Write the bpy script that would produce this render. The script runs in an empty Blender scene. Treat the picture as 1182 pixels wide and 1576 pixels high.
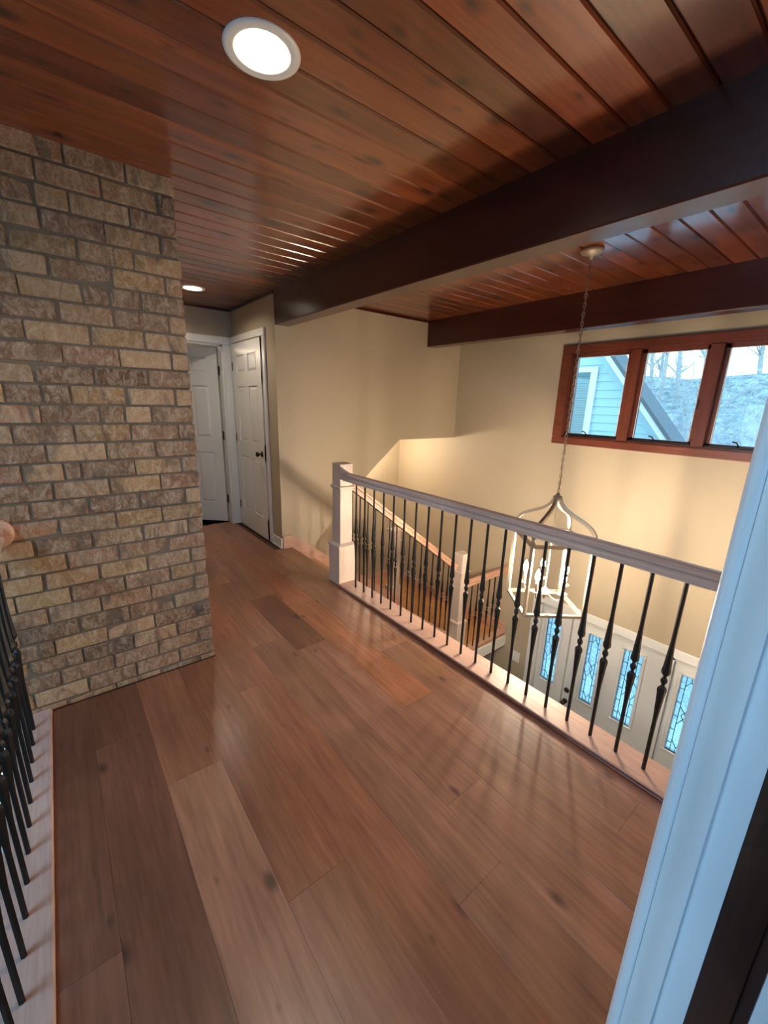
import bpy, bmesh, math, random
from mathutils import Vector, Matrix
random.seed(7)
S = bpy.context.scene
COL = S.collection

# ------------------------------------------------------------------ camera
F_PX, YAW, PITCH, ROLL, CAM_H = 631.76, math.radians(38.612), math.radians(-14.88), math.radians(1.671), 1.498
fw = Vector((math.sin(YAW) * math.cos(PITCH), math.cos(YAW) * math.cos(PITCH), math.sin(PITCH)))
rt0 = Vector((math.cos(YAW), -math.sin(YAW), 0))
up0 = rt0.cross(fw)
rt = rt0 * math.cos(ROLL) + up0 * math.sin(ROLL)
up = rt.cross(fw)
cd = bpy.data.cameras.new('camera')
cd.sensor_fit = 'VERTICAL'; cd.sensor_height = 24.0; cd.lens = F_PX / 1576 * 24.0; cd.clip_start = 0.02; cd.clip_end = 300
cam = bpy.data.objects.new('camera', cd); COL.objects.link(cam)
cam.matrix_world = Matrix(((rt.x, up.x, -fw.x, 0), (rt.y, up.y, -fw.y, 0), (rt.z, up.z, -fw.z, CAM_H), (0, 0, 0, 1)))
S.camera = cam

# ------------------------------------------------------------------ world, colour
W = bpy.data.worlds.new('world'); S.world = W; W.use_nodes = True
wn = W.node_tree.nodes; wl = W.node_tree.links
bg = wn['Background']
tc = wn.new('ShaderNodeTexCoord'); sx = wn.new('ShaderNodeSeparateXYZ'); mr = wn.new('ShaderNodeMapRange'); rp = wn.new('ShaderNodeValToRGB')
mr.inputs['From Min'].default_value = -0.1; mr.inputs['From Max'].default_value = 0.6
rp.color_ramp.elements[0].color = (0.80, 0.95, 1.0, 1); rp.color_ramp.elements[1].color = (0.38, 0.70, 1.0, 1)
wl.new(tc.outputs['Generated'], sx.inputs[0]); wl.new(sx.outputs['Z'], mr.inputs['Value'])
wl.new(mr.outputs[0], rp.inputs[0]); wl.new(rp.outputs[0], bg.inputs['Color'])
bg.inputs['Strength'].default_value = 4.2
S.view_settings.view_transform = 'Standard'; S.view_settings.look = 'None'
S.view_settings.gamma = 1.0; S.view_settings.use_curve_mapping = False
S.view_settings.exposure = 0.0
S.cycles.use_denoising = True
S.cycles.max_bounces = 8; S.cycles.diffuse_bounces = 4; S.cycles.glossy_bounces = 3; S.cycles.transparent_max_bounces = 12
S.cycles.sample_clamp_indirect = 4.0; S.cycles.caustics_reflective = False; S.cycles.caustics_refractive = False

def area(name, loc, rot, sx_, sy_, power, col, label):
    l = bpy.data.lights.new(name, 'AREA'); l.shape = 'RECTANGLE'; l.size = sx_; l.size_y = sy_; l.energy = power; l.color = col
    o = bpy.data.objects.new(name, l); COL.objects.link(o); o.location = loc; o.rotation_euler = rot; return o
DAY = (0.42, 0.72, 1.0)
R90 = math.pi / 2
area('daylight_bedroom', (-.45, -3.1, 1.45), (R90, 0, 0), 1.0, 1.2, 38, (0.17, 0.47, 1.0), '')
area('daylight_great_room', (-4.05, 1.1, 1.1), (0, -R90, 0), 1.3, 2.0, 25, (0.55, 0.79, 1.0), '')
area('overhead_fill', (-1.75, .75, 2.40), (0, 0, 0), .7, 1.0, 70, (0.27, 0.59, 1.0), '')  # added cool fill from above, brightens the base plate by the chimney
LAMP = (1.0, 0.80, 0.58)          # warm white of the bulbs
CAN_E, CHAND_E, ROOM_E = 215.0, 1450.0, 24.0

# ------------------------------------------------------------------ mesh helpers
def new(name, bm, mat=None, parent=None, smooth=False, color=None):
    me = bpy.data.meshes.new(name); bm.to_mesh(me); bm.free()
    if smooth:
        for p in me.polygons: p.use_smooth = True
    return link(name, me, mat, parent, color)
def link(name, me, mat=None, parent=None, color=None):
    o = bpy.data.objects.new(name, me); COL.objects.link(o)
    if mat is not None and not me.materials: me.materials.append(mat)
    if parent is not None: o.parent = parent
    if color is not None: o.color = (*color, 1) if len(color) == 3 else color
    return o
def thing(name, label, cat, group=None, kind=None, loc=(0, 0, 0)):
    o = bpy.data.objects.new(name, None); COL.objects.link(o); o.location = loc
    o['label'] = label; o['category'] = cat
    if group: o['group'] = group
    if kind: o['kind'] = kind
    return o
def struct(name, bm, mat, label, cat='wall', color=None):
    o = new(name, bm, mat, None, False, color); o['kind'] = 'structure'; o['label'] = label; o['category'] = cat; return o
def box(bm, x0, x1, y0, y1, z0, z1):
    v = [bm.verts.new(p) for p in ((x0, y0, z0), (x1, y0, z0), (x1, y1, z0), (x0, y1, z0), (x0, y0, z1), (x1, y0, z1), (x1, y1, z1), (x0, y1, z1))]
    f = [bm.faces.new([v[i] for i in q]) for q in ((0, 3, 2, 1), (4, 5, 6, 7), (0, 1, 5, 4), (1, 2, 6, 5), (2, 3, 7, 6), (3, 0, 4, 7))]
    return v, f
def bbox(x0, x1, y0, y1, z0, z1, ch=0.0, seg=1):
    bm = bmesh.new(); box(bm, x0, x1, y0, y1, z0, z1)
    if ch: bmesh.ops.bevel(bm, geom=list(bm.edges), offset=ch, segments=seg, affect='EDGES', profile=0.5)
    return bm
def boxes(*bs):
    bm = bmesh.new()
    for b in bs: box(bm, *b)
    return bm
def prism(bm, pts, axis, a, b):
    """polygon pts extruded along axis (0,1,2) from a to b"""
    def mk(p, t):
        q = list(p); q.insert(axis, t); return bm.verts.new(q)
    A = [mk(p, a) for p in pts]; B = [mk(p, b) for p in pts]; n = len(pts)
    bm.faces.new(A); bm.faces.new(B[::-1])
    for i in range(n): bm.faces.new((A[i], B[i], B[(i + 1) % n], A[(i + 1) % n]))
    bmesh.ops.recalc_face_normals(bm, faces=list(bm.faces))
    return bm
def frame_of(d):
    d = d.normalized(); h = Vector((0, 0, 1)) if abs(d.z) < 0.95 else Vector((0, 1, 0))
    u = h.cross(d).normalized(); return u, d.cross(u)
def tube(bm, pts, r, n=8, cap=True, square=False):
    pts = [Vector(p) for p in pts]; rings = []
    rs = r if isinstance(r, (list, tuple)) else [r] * len(pts)
    u = None
    for i, p in enumerate(pts):
        d = (pts[min(i + 1, len(pts) - 1)] - pts[max(i - 1, 0)]).normalized()
        if u is None: u, v = frame_of(d)
        else:
            u = (u - d * u.dot(d)).normalized(); v = d.cross(u)
        rings.append([bm.verts.new(p + (u * math.cos(2 * math.pi * (k + .5) / n) + v * math.sin(2 * math.pi * (k + .5) / n)) * rs[i]) for k in range(n)])
    for a, b in zip(rings, rings[1:]):
        for k in range(n): bm.faces.new((a[k], a[(k + 1) % n], b[(k + 1) % n], b[k]))
    if cap: bm.faces.new(rings[0][::-1]); bm.faces.new(rings[-1])
    return bm
def lathe(bm, prof, c=(0, 0, 0), n=20, twist=0.0, axis=2):
    rings = []
    for j, (r, z) in enumerate(prof):
        ring = []
        for k in range(n):
            a = 2 * math.pi * (k + .5) / n + twist * j
            p = [r * math.cos(a), r * math.sin(a), z]
            if axis == 0: p = [z, r * math.cos(a), r * math.sin(a)]
            if axis == 1: p = [r * math.sin(a), z, r * math.cos(a)]
            ring.append(bm.verts.new((p[0] + c[0], p[1] + c[1], p[2] + c[2])))
        rings.append(ring)
    for a, b in zip(rings, rings[1:]):
        for k in range(n): bm.faces.new((a[k], a[(k + 1) % n], b[(k + 1) % n], b[k]))
    bm.faces.new(rings[0][::-1]); bm.faces.new(rings[-1])
    bmesh.ops.recalc_face_normals(bm, faces=list(bm.faces))
    return bm
def sweep(prof, p0, p1, side):
    """closed profile (s, t) swept from p0 to p1; s along 'side', t along the in-plane up"""
    p0, p1, side = Vector(p0), Vector(p1), Vector(side).normalized(); d = (p1 - p0).normalized(); t = d.cross(side)
    if t.z < 0: t = -t
    bm = bmesh.new()
    A = [bm.verts.new(p0 + side * a + t * b) for a, b in prof]; B = [bm.verts.new(p1 + side * a + t * b) for a, b in prof]
    n = len(prof); bm.faces.new(A); bm.faces.new(B[::-1])
    for i in range(n): bm.faces.new((A[i], A[(i + 1) % n], B[(i + 1) % n], B[i]))
    bmesh.ops.recalc_face_normals(bm, faces=list(bm.faces)); return bm

# ------------------------------------------------------------------ material helpers
class NT:
    def __init__(s, name):
        s.m = bpy.data.materials.new(name); s.m.use_nodes = True; s.t = s.m.node_tree; s.n = s.t.nodes; s.l = s.t.links
        s.b = s.n['Principled BSDF']; s.out = s.n['Material Output']
    def node(s, typ, **kw):
        x = s.n.new(typ)
        for k, v in kw.items(): setattr(x, k, v)
        return x
    def set(s, sock, v):
        if hasattr(v, 'is_output') or isinstance(v, bpy.types.NodeSocket): s.l.new(v, sock)
        else: sock.default_value = v
    def pos(s, scale=(1, 1, 1), rand=0.0):
        g = s.node('ShaderNodeNewGeometry'); mp = s.node('ShaderNodeMapping'); s.l.new(g.outputs['Position'], mp.inputs['Vector'])
        mp.inputs['Scale'].default_value = scale
        if rand:
            oi = s.node('ShaderNodeObjectInfo'); mu = s.node('ShaderNodeMath', operation='MULTIPLY'); s.l.new(oi.outputs['Random'], mu.inputs[0]); mu.inputs[1].default_value = rand
            cb = s.node('ShaderNodeCombineXYZ')
            for i in range(3): s.l.new(mu.outputs[0], cb.inputs[i])
            s.l.new(cb.outputs[0], mp.inputs['Location'])
        return mp.outputs[0]
    def noise(s, vec, scale, detail=4, rough=0.55, dist=0.0):
        x = s.node('ShaderNodeTexNoise'); s.l.new(vec, x.inputs['Vector']); x.inputs['Scale'].default_value = scale
        x.inputs['Detail'].default_value = detail; x.inputs['Roughness'].default_value = rough; x.inputs['Distortion'].default_value = dist
        return x.outputs['Fac']
    def ramp(s, fac, *stops):
        x = s.node('ShaderNodeValToRGB'); s.l.new(fac, x.inputs[0]); e = x.color_ramp.elements
        while len(e) < len(stops): e.new(0.5)
        for el, (p, c) in zip(e, stops):
            el.position = p; el.color = (*c, 1) if not isinstance(c, (int, float)) else (c, c, c, 1)
        return x.outputs[0]
    def mix(s, fac, a, b, mode='MIX'):
        x = s.node('ShaderNodeMix', data_type='RGBA', blend_type=mode)
        s.set(x.inputs[0], fac); s.set(x.inputs[6], a if not isinstance(a, tuple) else (*a[:3], 1)); s.set(x.inputs[7], b if not isinstance(b, tuple) else (*b[:3], 1))
        return x.outputs[2]
    def objcolor(s): return s.node('ShaderNodeObjectInfo').outputs['Color']
    def bump(s, h, strength, dist=0.01):
        x = s.node('ShaderNodeBump'); s.l.new(h, x.inputs['Height']); x.inputs['Strength'].default_value = strength; x.inputs['Distance'].default_value = dist
        s.l.new(x.outputs[0], s.b.inputs['Normal'])
    def done(s, color, rough=0.5, metal=0.0, spec=None, coat=None, coat_rough=0.1):
        s.set(s.b.inputs['Base Color'], color if not isinstance(color, tuple) else (*color[:3], 1)); s.set(s.b.inputs['Roughness'], rough)
        s.b.inputs['Metallic'].default_value = metal
        if spec is not None: s.b.inputs['Specular IOR Level'].default_value = spec
        if coat: s.b.inputs['Coat Weight'].default_value = coat; s.b.inputs['Coat Roughness'].default_value = coat_rough
        return s.m
def lin(r, g, b):
    f = lambda c: (c / 255) / 12.92 if c / 255 < .04045 else ((c / 255 + .055) / 1.055) ** 2.4
    return (f(r), f(g), f(b))
def plain(name, c, rough=0.5, metal=0.0, nscale=30, amt=0.06, bump=0.0, spec=None):
    t = NT(name); p = t.pos(); n = t.noise(p, nscale, 3)
    col = t.mix(n, tuple(x * (1 - amt) for x in c), tuple(min(1, x * (1 + amt)) for x in c))
    if bump: t.bump(t.noise(p, nscale * 6, 2), bump, 0.002)
    return t.done(col, rough, metal, spec)
def wood(name, dark, light, axis, rough=0.4, grain=14, knots=0.0, tint=False, coat=None, coat_rough=0.12, bump=0.12, rand=37.0, knot_col=(0.02, 0.01, 0.006), kscale=2.2, contrast=0.5, kr=0.11):
    t = NT(name); sc = [1.0, 1.0, 1.0]; sc[axis] = 0.07
    p = t.pos(tuple(sc), rand); q = t.pos((1, 1, 1), rand)
    n1 = t.noise(p, grain, 6, 0.6, 0.8); n2 = t.noise(p, grain * 6, 3, 0.6); n3 = t.noise(q, 1.7, 2)
    col = t.ramp(n1, (0.5 - contrast * .45, dark), (0.5 + contrast * .45, light))
    col = t.mix(0.35, col, t.ramp(n2, (0.3, tuple(c * .6 for c in dark)), (0.7, light)))
    col = t.mix(t.ramp(n3, (0.35, 0.0), (0.75, 0.5)), col, tuple(c * .55 for c in dark))
    if knots:
        sk = [1.0, 1.0, 0.0 if axis < 2 else 1.0]; sk[axis] = 0.5
        pk = t.pos(tuple(sk), rand)
        v = t.node('ShaderNodeTexVoronoi', voronoi_dimensions='2D'); t.l.new(pk, v.inputs['Vector']); v.inputs['Scale'].default_value = kscale
        d = t.node('ShaderNodeMath', operation='ADD'); t.l.new(v.outputs['Distance'], d.inputs[0])
        nn = t.node('ShaderNodeMath', operation='MULTIPLY'); t.l.new(t.noise(p, 30, 4), nn.inputs[0]); nn.inputs[1].default_value = 0.15; t.l.new(nn.outputs[0], d.inputs[1])
        vc = t.node('ShaderNodeSeparateColor'); t.l.new(v.outputs['Color'], vc.inputs[0]); v2 = t.node('ShaderNodeMath', operation='MULTIPLY_ADD'); t.l.new(vc.outputs[0], v2.inputs[0]); v2.inputs[1].default_value = 0.12; t.l.new(d.outputs[0], v2.inputs[2])
        col = t.mix(t.ramp(v2.outputs[0], (kr * .8 + .06, knots), (kr * 2.2 + .06, 0.0)), col, knot_col)
    if tint: col = t.mix(1.0, col, t.objcolor(), 'MULTIPLY')
    if bump: t.bump(n2, bump, 0.002)
    return t.done(col, rough, 0, None, coat, coat_rough)
def emit(name, c, strength, base=(0.8, 0.8, 0.8)):
    t = NT(name); t.b.inputs['Base Color'].default_value = (*base, 1); t.b.inputs['Emission Color'].default_value = (*c, 1); t.b.inputs['Emission Strength'].default_value = strength; return t.m
def glass(name, tint, rough=0.02, gloss=0.10, bumps=0.0, diff=0.0):
    t = NT(name); t.n.remove(t.b)
    tr = t.node('ShaderNodeBsdfTransparent'); tr.inputs[0].default_value = (*tint, 1)
    gl = t.node('ShaderNodeBsdfGlossy'); gl.inputs['Roughness'].default_value = rough; gl.inputs['Color'].default_value = (1, 1, 1, 1)
    fr = t.node('ShaderNodeFresnel'); fr.inputs['IOR'].default_value = 1.45
    mx = t.node('ShaderNodeMixShader'); t.l.new(fr.outputs[0], mx.inputs[0]); t.l.new(tr.outputs[0], mx.inputs[1]); t.l.new(gl.outputs[0], mx.inputs[2])
    last = mx
    if diff:
        df = t.node('ShaderNodeBsdfTranslucent'); df.inputs[0].default_value = (*tint, 1)
        m2 = t.node('ShaderNodeMixShader')
        nz = t.ramp(t.noise(t.pos(), 40, 2), (0.3, diff * .5), (0.7, min(1, diff * 1.5)))
        t.l.new(nz, m2.inputs[0]); t.l.new(mx.outputs[0], m2.inputs[1]); t.l.new(df.outputs[0], m2.inputs[2]); last = m2
    t.l.new(last.outputs[0], t.out.inputs['Surface']); return t.m

M = {}
M['wall'] = plain('beige_paint', (0.43, 0.365, 0.27), 0.6, nscale=3, amt=0.02, bump=0.05)
M['white'] = plain('white_paint', (0.76, 0.77, 0.76), 0.32, nscale=6, amt=0.015)
M['white_wall'] = plain('pale_wall_paint', (0.66, 0.66, 0.62), 0.6, nscale=4, amt=0.02)
M['ceil'] = wood('red_pine_ceiling', (0.132, 0.0265, 0.0092), (0.385, 0.101, 0.029), 0, 0.30, 10, knots=0.92, tint=True, coat=0.9, coat_rough=0.12, kscale=5.6, kr=0.10, contrast=.42, knot_col=(0.03, 0.010, 0.005))
M['groove'] = plain('dark_groove', (0.035, 0.010, 0.006), 0.6)
M['beam'] = wood('dark_red_beam', (0.028, 0.0040, 0.0030), (0.068, 0.012, 0.0075), 1, 0.30, 12, coat=0.3, coat_rough=0.22)
M['trimred'] = wood('red_brown_trim', (0.105, 0.022, 0.012), (0.24, 0.060, 0.030), 1, 0.32, 16, coat=0.3)
M['trimred_z'] = wood('red_brown_trim_upright', (0.105, 0.022, 0.012), (0.24, 0.060, 0.030), 2, 0.32, 16, coat=0.3)
M['floor'] = wood('stained_plank_floor', (0.222, 0.094, 0.054), (0.49, 0.240, 0.138), 1, 0.36, 11, knots=0.78, tint=True, kscale=4.0, kr=0.05, bump=0.25, contrast=0.5, knot_col=(0.06, 0.030, 0.022), coat=0.18, coat_rough=0.22)
M['joint'] = plain('dark_joint', (0.08, 0.035, 0.022), 0.7)
M['oak_y'] = wood('raw_oak_along_rail', (0.52, 0.30, 0.225), (0.71, 0.465, 0.37), 1, 0.45, 20, bump=0.05)
M['oak_x'] = wood('raw_oak_across', (0.52, 0.30, 0.225), (0.71, 0.465, 0.37), 0, 0.45, 20, bump=0.05)
M['hand_y'] = wood('greyed_oak_handrail', (0.52, 0.385, 0.335), (0.74, 0.575, 0.515), 1, 0.42, 26, bump=0.05)
M['hand_x'] = wood('pink_oak_handrail', (0.50, 0.27, 0.175), (0.70, 0.43, 0.31), 0, 0.42, 26, bump=0.05)
M['newel'] = wood('pale_oak_newel', (0.56, 0.44, 0.36), (0.70, 0.58, 0.50), 2, 0.5, 26, bump=0.05)
M['tread'] = wood('orange_oak_tread', (0.40, 0.19, 0.075), (0.62, 0.34, 0.16), 1, 0.35, 16)
M['iron'] = plain('black_iron', (0.009, 0.008, 0.008), 0.42, 0.15, spec=0.35)
M['bronze'] = plain('dark_bronze', (0.06, 0.045, 0.035), 0.35, 0.9)
M['champ'] = plain('brushed_champagne_metal', (0.36, 0.30, 0.235), 0.45, 0.6, nscale=60)
M['candle'] = plain('ivory_candle_sleeve', (0.50, 0.43, 0.33), 0.5)
M['bulb'] = emit('lit_candle_bulb', LAMP, CHAND_E)
M['lens'] = emit('lit_downlight_lens', (1.0, 0.84, 0.64), CAN_E)
M['glass'] = glass('clear_window_glass', (0.86, 0.97, 1.0))
M['leaded'] = glass('textured_door_glass', (0.78, 0.95, 1.0), 0.08, diff=0.4)
M['lead'] = plain('dark_came', (0.05, 0.06, 0.07), 0.4, 0.6)
M['siding'] = plain('pale_blue_siding', (0.42, 0.56, 0.60), 0.6, nscale=8)
M['bark'] = plain('pale_bark', (0.40, 0.38, 0.36), 0.8, nscale=10, amt=0.3)
M['shingle'] = plain('grey_shingle', (0.12, 0.12, 0.13), 0.9)
M['brownstain'] = wood('dark_walnut_stain', (0.020, 0.009, 0.006), (0.055, 0.022, 0.014), 2, 0.3, 18, coat=0.4)
t = NT('leaf_litter_hill'); p = t.pos(); n = t.noise(p, 1.6, 8, 0.75); n2 = t.noise(p, 0.3, 3)
M['hill'] = t.done(t.mix(n2, t.ramp(n, (0.35, (0.10, 0.09, 0.10)), (0.5, (0.30, 0.25, 0.27)), (0.66, (0.55, 0.55, 0.56))), t.ramp(n, (0.4, (0.12, 0.17, 0.15)), (0.65, (0.42, 0.44, 0.42)))), 0.9)
M['concrete'] = plain('pale_concrete', (0.50, 0.50, 0.48), 0.8, nscale=5, amt=0.12)
M['lower_floor'] = wood('lower_oak_floor', (0.30, 0.15, 0.07), (0.48, 0.27, 0.14), 1, 0.4, 12)
# tumbled brick: object colour times smeared mortar wash, dark kiln marks, pits
t = NT('tumbled_brick'); p = t.pos((1, 1, 1), 0.0); pv = t.pos((1, 1, 0.6), 53.0)
wash = t.noise(pv, 34, 8, 0.74, 1.0); kil = t.noise(t.pos((1, 1, .35), 31.0), 11, 3, 0.6, 1.2); pit = t.noise(p, 140, 3, 0.6)
col = t.mix(t.ramp(wash, (0.42, 0.0), (0.68, 0.75)), t.objcolor(), (0.66, 0.49, 0.335))
col = t.mix(t.ramp(kil, (0.54, 0.0), (0.68, 0.70)), col, (0.125, 0.085, 0.060))
col = t.mix(t.ramp(pit, (0.30, 0.7), (0.42, 0.0)), col, (0.11, 0.08, 0.06))
hh = t.node('ShaderNodeMath', operation='ADD'); t.l.new(wash, hh.inputs[0]); t.l.new(pit, hh.inputs[1])
t.bump(hh.outputs[0], 1.0, 0.008); M['brick'] = t.done(col, 0.85, 0, 0.25)
M['mortar'] = plain('grey_brown_mortar', (0.185, 0.128, 0.082), 0.9, nscale=60, amt=0.25, bump=0.5)

# ------------------------------------------------------------------ measures
H = 2.44; XW = 1.704; XR = 4.215; YL = 3.812; YE = 4.966; XB = 0.57; YB = 2.301; ZL = -2.74; ZLAND = -1.33
# ------------------------------------------------------------------ setting: walls
# wall_right: the outer wall with the high window and the front door
WY0, WY1, WZ0, WZ1 = 0.52, 2.30, 1.205, 2.04      # window opening
DY0, DY1, DZ1 = 0.585, 2.275, -0.70                # front door opening
bm = bmesh.new()
for b in ((XR, XR + .13, -.1, 5.1, WZ1, H + .1), (XR, XR + .13, -.1, WY0, DZ1, WZ1), (XR, XR + .13, WY1, 5.1, DZ1, WZ1), (XR, XR + .13, WY0, WY1, DZ1, WZ0),
          (XR, XR + .13, -.1, DY0, ZL, DZ1), (XR, XR + .13, DY1, 5.1, ZL, DZ1)): box(bm, *b)
struct('wall_right', bm, M['wall'], 'tall beige wall holding the high window and the front door')
# wall_back: beige wall above the stairs, cut off along a slope over the lower flight
bm = bmesh.new()
prism(bm, [(XW, H), (XR, H), (XR, 1.075), (3.25, 1.075), (2.75, .655), (2.05, -.055), (XW, -.42)], 1, YL, 4.94)
struct('wall_back', bm, M['wall'], 'beige wall with a sloped lower edge above the stairs')
struct('wall_recess', boxes((XW + .03, XR, 4.94, 5.05, ZL, 1.1), (-.2, XW + .03, 4.94, 5.05, ZL, -.3), (-.25, -.15, YL - .1, 4.95, ZL, -.3)), M['wall'], 'yellow-lit beige wall behind the lower flight of stairs')
# wall_end: hall end wall with a doorway
D2X0, D2X1, D2Z = .80, 1.598, 2.075
struct('wall_end', boxes((.45, D2X0, YE, YE + .11, 0, H), (D2X1, XW + .02, YE, YE + .11, 0, H), (D2X0, D2X1, YE, YE + .11, D2Z, H)), M['wall'], 'short beige wall at the hall end around the open door')
struct('wall_hall', boxes((.44, .562, 2.73, YE, -.3, H)), M['wall'], 'beige hall wall hidden behind the brick chimney')
struct('wall_bedroom', boxes((-.6, 2.6, 7.3, 7.4, -.1, H), (-.7, -.6, 5.07, 7.4, -.1, H), (2.6, 2.7, 5.07, 7.4, -.1, H), (-.7, 2.7, 5.07, 7.4, -.2, -.0), (-.7, .45, 5.0, 5.07, 0, H), (XW + .02, 2.7, 5.06, 5.1, 0, H)), M['white_wall'], 'pale walls of the room beyond the open hall door')
# wall_near: wall the photographer's doorway is cut in
JX0, JX1 = -.15, .72
struct('wall_near', boxes((-4.2, JX0, .023, .112, ZL, H), (JX1, XR, .023, .112, ZL, H), (JX0, JX1, .023, .112, 2.09, H), (JX0, JX1, .023, .112, ZL, -.3)), M['wall'], 'beige wall around the doorway next to the railing end')
# great room (open on the other side of the gallery) and the room behind the camera
GY = 4.25
struct('wall_left', boxes((-4.3, -4.2, -.1, 4.4, -2.74, -1.6), (-4.3, -4.2, -.1, 4.4, 1.75, H), (-4.3, -4.2, 2.6, 4.4, -1.6, 1.75), (-4.3, -4.2, -.1, -.05, -1.6, 1.75)), M['wall'], 'beige great room wall around a tall window, out of sight')
struct('wall_great_room', boxes((-4.2, .45, GY, GY + .1, -.15, H), (-4.2, -2.6, GY, GY + .1, ZL, -.15), (-.4, .45, GY, GY + .1, ZL, -.15), (-2.6, -.4, GY, GY + .1, ZL, -2.2)), M['wall'], 'beige great room wall around a low window')
struct('wall_rear', boxes((-2.4, -1.55, -3.3, -3.2, 0, H), (.05, 3.0, -3.3, -3.2, 0, H), (-1.55, .05, -3.3, -3.2, 0, .8), (-1.55, .05, -3.3, -3.2, 2.1, H), (2.9, 3.0, -3.3, .1, 0, H), (-2.4, -2.3, -3.3, .03, 0, H)), M['white_wall'], 'pale walls of the bedroom behind the doorway')
# gallery slab and lower floors
fl = struct('floor', boxes((-.33, 1.80, .0, YE + .4, -.30, -.014), (-2.4, 3.0, -3.3, .1, -.30, -.014), (XB - .1, XW, YE, 5.2, -.3, -.014)), M['joint'], 'brown stained plank floor of the upper gallery', 'floor')
lf = struct('floor.001', boxes((-4.3, XR + .1, -.1, 5.1, ZL - .1, ZL)), M['lower_floor'], 'oak floor of the lower hall below the gallery', 'floor')
struct('wall_gallery', boxes((-.345, -.33, .125, 2.30, -.30, 0.0), (1.80, 1.86, .125, 2.78, -.32, 0.0)), M['white'], 'white painted edge board of the gallery slab')
# ceiling core, planks, beams
ce = struct('ceiling', boxes((-4.3, XR + .1, -.1, 7.4, H + .056, H + .15), (-2.4, 3.0, -3.3, 0.0, H + .056, H + .15)), M['groove'], 'glossy red-brown tongue and groove pine plank ceiling', 'ceiling')
def tone(lo, hi, warm=0.06):
    k = random.uniform(lo, hi); return (k * (1 + random.uniform(-warm, warm)), k, k * (1 + random.uniform(-warm, warm)))
def beveled(x0, x1, y0, y1, z0, z1, ch):
    return bbox(x0, x1, y0, y1, z0, z1, ch)
PI_ = 0.129
def ceil_plank(x0, x1, y0, y1):
    k = random.random(); tn = tone(.62, 1.15, .05)
    if k < .12: tn = tuple(c * .62 for c in tn)
    bm = bmesh.new(); g = .006; ch = .012
    pr = [(y0 + .0002, H + .02), (y0 + .0002, H + .014), (y0 + .0030, H + .0135), (y0 + .0032, H + .006), (y0 + g + .002, H), (y1 - g - .002, H), (y1 - .0032, H + .006), (y1 - .0030, H + .0135), (y1 - .0002, H + .014), (y1 - .0002, H + .02)]
    prism(bm, pr, 0, x0, x1)
    new('plank', bm, M['ceil'], ce, color=tn)
for k in range(-5, 56):
    y0 = .454 + PI_ * k; y1 = y0 + PI_
    if y0 > YE - .02 and y0 > 5.1: break
    if y1 < -.1: continue
    xmax = XR if y0 < YL else XW
    cuts = [-4.2 if y0 < 2.2 else (-.5 if y0 < 2.32 else .45), XW + .07, XR] if xmax > 2 else [.45, XW]
    if y0 < 2.2: cuts.insert(1, random.uniform(-1.8, -.9))
    for a, b in zip(cuts, cuts[1:]): ceil_plank(a + .001, b - .001, y0, min(y1, YE + .0) if y0 < YE else y1)
b1 = struct('beam', bbox(XW, XW + .142, .125, YL, H - .283, H + .01, .006), M['beam'], 'dark red-brown ceiling beam above the gallery railing', 'beam')
b2 = struct('beam.001', bbox(3.625, 3.765, .125, YL, H - .284, H + .01, .006), M['beam'], 'dark red-brown ceiling beam close to the high window', 'beam')
def trimbox(name, b, label, mat='beam'): return struct(name, boxes(b), M[mat], label, 'trim')
trimbox('trim_1', (XW - .016, XW, YL, YE, H - .022, H), 'thin dark strip under the ceiling above the closet door')
trimbox('trim_2', (.57, XW - .016, YE - .016, YE, H - .022, H), 'thin dark strip under the ceiling at the hall end wall')
trimbox('trim_3', (XW + .142, 3.625, YL - .014, YL, H - .020, H), 'thin dark strip under the ceiling above the stairs')

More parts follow.
